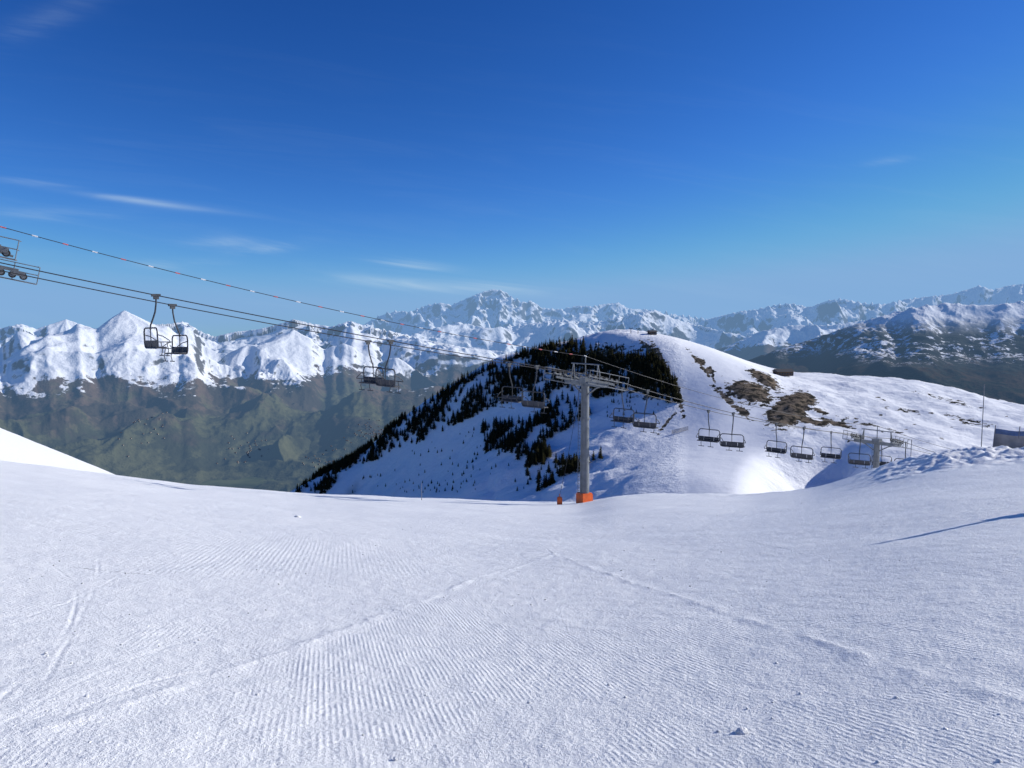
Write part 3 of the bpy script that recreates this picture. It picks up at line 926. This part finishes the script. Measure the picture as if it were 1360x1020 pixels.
mb.obj("cloth", [M_banner, M_bannerb], emp)
mb = MB()
for x in (-0.78, 0.2, 1.2): mb.cyl((x, 0.02, -0.5), (x + 0.1, 0.02, 1.3), 0.025, 0.02, 8)
mb.obj("posts", [M_pole], emp)

tipx, tipy = G(1165, 720)
Ls = 6.0
sx_, sy_ = tipx + math.sin(AZ) * Ls, tipy + math.cos(AZ) * Ls
emp = bpy.data.objects.new("shadow_caster_post", None); scene.collection.objects.link(emp)  # unseen post and panel, added to throw a wedge shadow on the piste
emp.location = (sx_, sy_, ground_z(sx_, sy_)); emp.rotation_euler = (0, 0, -AZ)
hsg = (ground_z(tipx, tipy) + Ls * math.tan(EL)) - ground_z(sx_, sy_)
mb = MB(); mb.cyl((0, 0, -0.4), (0, 0, hsg), 0.16, 0.06, 12); mb.obj("post", [M_pole], emp)
mb = MB(); mb.box((0, -0.08, hsg * 0.5), (0.4, 0.04, 0.6)); mb.obj("panel", [M_orange], emp)

M_wood = simple_mat("dark_timber", (0.09, 0.055, 0.035), 0.8)
M_roofs = simple_mat("slate_roof", (0.05, 0.05, 0.055), 0.7)
M_glass = simple_mat("window_glass", (0.03, 0.04, 0.06), 0.15)
def cabin(px, py, Y, w_, d_, h_, name, rz=0):
    vv = W(px, py, Y); z = hz(vv.x, vv.y) - 0.4
    emp = bpy.data.objects.new(name, None); scene.collection.objects.link(emp)
    emp.location = (vv.x, vv.y, z); emp.rotation_euler = (0, 0, rz)
    mb = MB(); mb.box((0, 0, h_ / 2), (w_, d_, h_), 0); mb.obj("walls", [M_wood], emp)
    mb = MB(); x = w_ / 2 + 0.8; y = d_ / 2 + 0.8; t = h_ + 0.02
    mb.add([(-x, -y, t), (x, -y, t), (x, y, t), (-x, y, t), (-x, 0, t + d_ * 0.28), (x, 0, t + d_ * 0.28)], [(0, 1, 5, 4), (3, 4, 5, 2), (0, 4, 3), (1, 2, 5), (0, 3, 2, 1)])
    mb.obj("roof", [M_roofs], emp)
    mb = MB()
    k = -w_ / 2 + 1.5
    while k < w_ / 2 - 1:
        mb.box((k, -d_ / 2 - 0.02, h_ * 0.55), (1.1, 0.06, 1.1)); k += 2.2
    mb.obj("windows", [M_glass], emp)
    mb = MB(); mb.box((w_ / 2 - 1.0, -d_ / 2 - 0.03, 1.05), (0.9, 0.08, 2.1)); mb.obj("door", [M_roofs], emp)
cabin(1040, 496, 556, 13, 8, 3.2, "mountain_cabin", 0.15)
cabin(866, 446, 600, 6, 5, 2.4, "summit_lift_station", 0.3)
mb = MB()
for k, (dx, hh) in enumerate(((-9, 4.5), (-3, 4.0), (9, 3.8))):
    mb.cyl((dx, 0, -1), (dx, 0, hh), 0.28, 0.22, 8); mb.box((dx, 0, hh), (3.4, 0.5, 0.4)); mb.box((dx - 1.3, 0, hh + 0.3), (0.9, 0.4, 0.3)); mb.box((dx + 1.3, 0, hh + 0.3), (0.9, 0.4, 0.3))
vv = W(852, 445, 602); o = mb.obj("summit_lift_pylons", [M_dark]); o.location = (vv.x, vv.y, hz(vv.x, vv.y))
vv = W(903, 577, 448)
mb = MB()
for k in range(9):
    x = -5 + k * 1.25; z = hz(vv.x + x, vv.y) - hz(vv.x, vv.y)
    mb.box((x, 0, z + 1.2), (0.14, 0.14, 3.0))
for j in range(5):
    for k in range(8):
        x = -5 + k * 1.25; z0 = hz(vv.x + x, vv.y) - hz(vv.x, vv.y); z1 = hz(vv.x + x + 1.25, vv.y) - hz(vv.x, vv.y)
        mb.tube([(x, -0.1, z0 + 0.5 + j * 0.5), (x + 1.25, -0.1, z1 + 0.5 + j * 0.5)], 0.09, 4)
o = mb.obj("snow_fence", [M_wood]); o.location = (vv.x, vv.y, hz(vv.x, vv.y))

# ------------------------------------------------------------------ LIGHT + SKY
sd = Vector((math.sin(AZ) * math.cos(EL), math.cos(AZ) * math.cos(EL), math.sin(EL)))
L = bpy.data.lights.new("sun", 'SUN'); L.energy = 5.0; L.angle = math.radians(0.5); L.color = (1.0, 0.965, 0.90)
lo = bpy.data.objects.new("sun", L); lo.rotation_euler = sd.to_track_quat('Z', 'Y').to_euler(); lo.location = (60, 20, 60)
scene.collection.objects.link(lo)

w = bpy.data.worlds.new("World"); scene.world = w; w.use_nodes = True
w.node_tree.nodes.clear(); nt = NT(w.node_tree)
sky = nt.node('ShaderNodeTexSky'); sky.sky_type = 'NISHITA'; sky.sun_disc = False
sky.sun_elevation = EL; sky.sun_rotation = AZ; sky.altitude = 2200; sky.air_density = 1.0; sky.dust_density = 0.3; sky.ozone_density = 2.0
sc_ = nt.node('ShaderNodeSeparateColor'); nt.put(sc_.inputs[0], sky.outputs[0])
cc_ = nt.node('ShaderNodeCombineColor')
for i, (g_, k_, mx_) in enumerate(((1.85, 1.14, 0.42), (1.41, 1.09, 0.51), (1.18, 1.46, 0.54))):
    vch = nt.m('MULTIPLY', sc_.outputs[i], 0.1)
    vch = nt.m('SMOOTH_MIN', vch, mx_, 0.12)
    nt.put(cc_.inputs[i], nt.m('MULTIPLY', nt.m('POWER', vch, g_), k_ * 10))
tc = nt.node('ShaderNodeTexCoord'); sep = nt.node('ShaderNodeSeparateXYZ'); nt.put(sep.inputs[0], tc.outputs['Generated'])
yy_ = nt.m('MAXIMUM', sep.outputs[1], 0.02)
U_ = nt.m('DIVIDE', sep.outputs[0], yy_); V_ = nt.m('DIVIDE', sep.outputs[2], yy_)
cmb = nt.node('ShaderNodeCombineXYZ')
nt.put(cmb.inputs[0], nt.m('MULTIPLY', nt.m('ADD', U_, nt.m('MULTIPLY', V_, 1.5)), 2.2)); nt.put(cmb.inputs[1], nt.m('MULTIPLY', nt.m('SUBTRACT', V_, nt.m('MULTIPLY', U_, -0.12)), 22.0))
cn = nt.noise(cmb.outputs[0], 1.6, 5, 0.62, 0.8)
tot = None
for (px, py, rx, ry, sl, am) in ((180, 266, 95, 4, 0.13, 0.9), (40, 242, 60, 5, 0.08, 0.5), (300, 322, 45, 6, 0.02, 0.7), (355, 331, 45, 7, -0.1, 0.7), (235, 350, 50, 6, 0.0, 0.6),
                                 (545, 352, 50, 6, 0.1, 0.9), (540, 377, 90, 7, 0.08, 1.2), (630, 383, 60, 6, 0.05, 0.9), (1178, 214, 28, 5, -0.12, 0.4), (60, 25, 90, 20, -0.45, 0.16), (60, 285, 80, 7, 0.02, .4), (700, 385, 80, 8, 0.1, .5)):
    uu, vv_ = bear(px, py); uu = float(uu); vv_ = float(vv_)
    du = nt.m('SUBTRACT', U_, uu); dv = nt.m('ADD', nt.m('SUBTRACT', V_, vv_), nt.m('MULTIPLY', du, sl))
    a = nt.m('MULTIPLY', du, F / rx); b = nt.m('MULTIPLY', dv, F / ry)
    g_ = nt.m('MULTIPLY', nt.m('EXPONENT', nt.m('MULTIPLY', nt.m('ADD', nt.m('MULTIPLY', a, a), nt.m('MULTIPLY', b, b)), -1.0)), am)
    tot = g_ if tot is None else nt.m('ADD', tot, g_)
cm = nt.m('MULTIPLY', tot, nt.mr(cn, 0.32, 0.72), clamp=True)
veil = nt.m('MULTIPLY', nt.m('MULTIPLY', nt.mr(cn, 0.45, 0.8), nt.mr(V_, 0.5, 0.08)), 0.08)
cm = nt.m('MULTIPLY', nt.m('ADD', cm, veil), nt.mr(sep.outputs[1], 0.1, 0.4), clamp=True)
col = nt.mix(nt.m('MULTIPLY', cm, 0.55), cc_.outputs[0], (5.2, 6.8, 8.2))
bg = nt.node('ShaderNodeBackground'); nt.put(bg.inputs[0], col); bg.inputs[1].default_value = 0.1
wo = nt.node('ShaderNodeOutputWorld'); nt.put(wo.inputs[0], bg.outputs[0])

# ------------------------------------------------------------------ CAMERA
cam = bpy.data.cameras.new("camera"); co = bpy.data.objects.new("camera", cam); scene.collection.objects.link(co)
cam.sensor_width = 36; cam.lens = F / 1360 * 36; cam.clip_start = 0.1; cam.clip_end = 300000
co.location = (0, 0, 0); co.rotation_euler = (math.pi / 2 - PITCH, 0, 0)
scene.camera = co
scene.view_settings.view_transform = 'Standard'; scene.view_settings.look = 'None'; scene.view_settings.exposure = 0
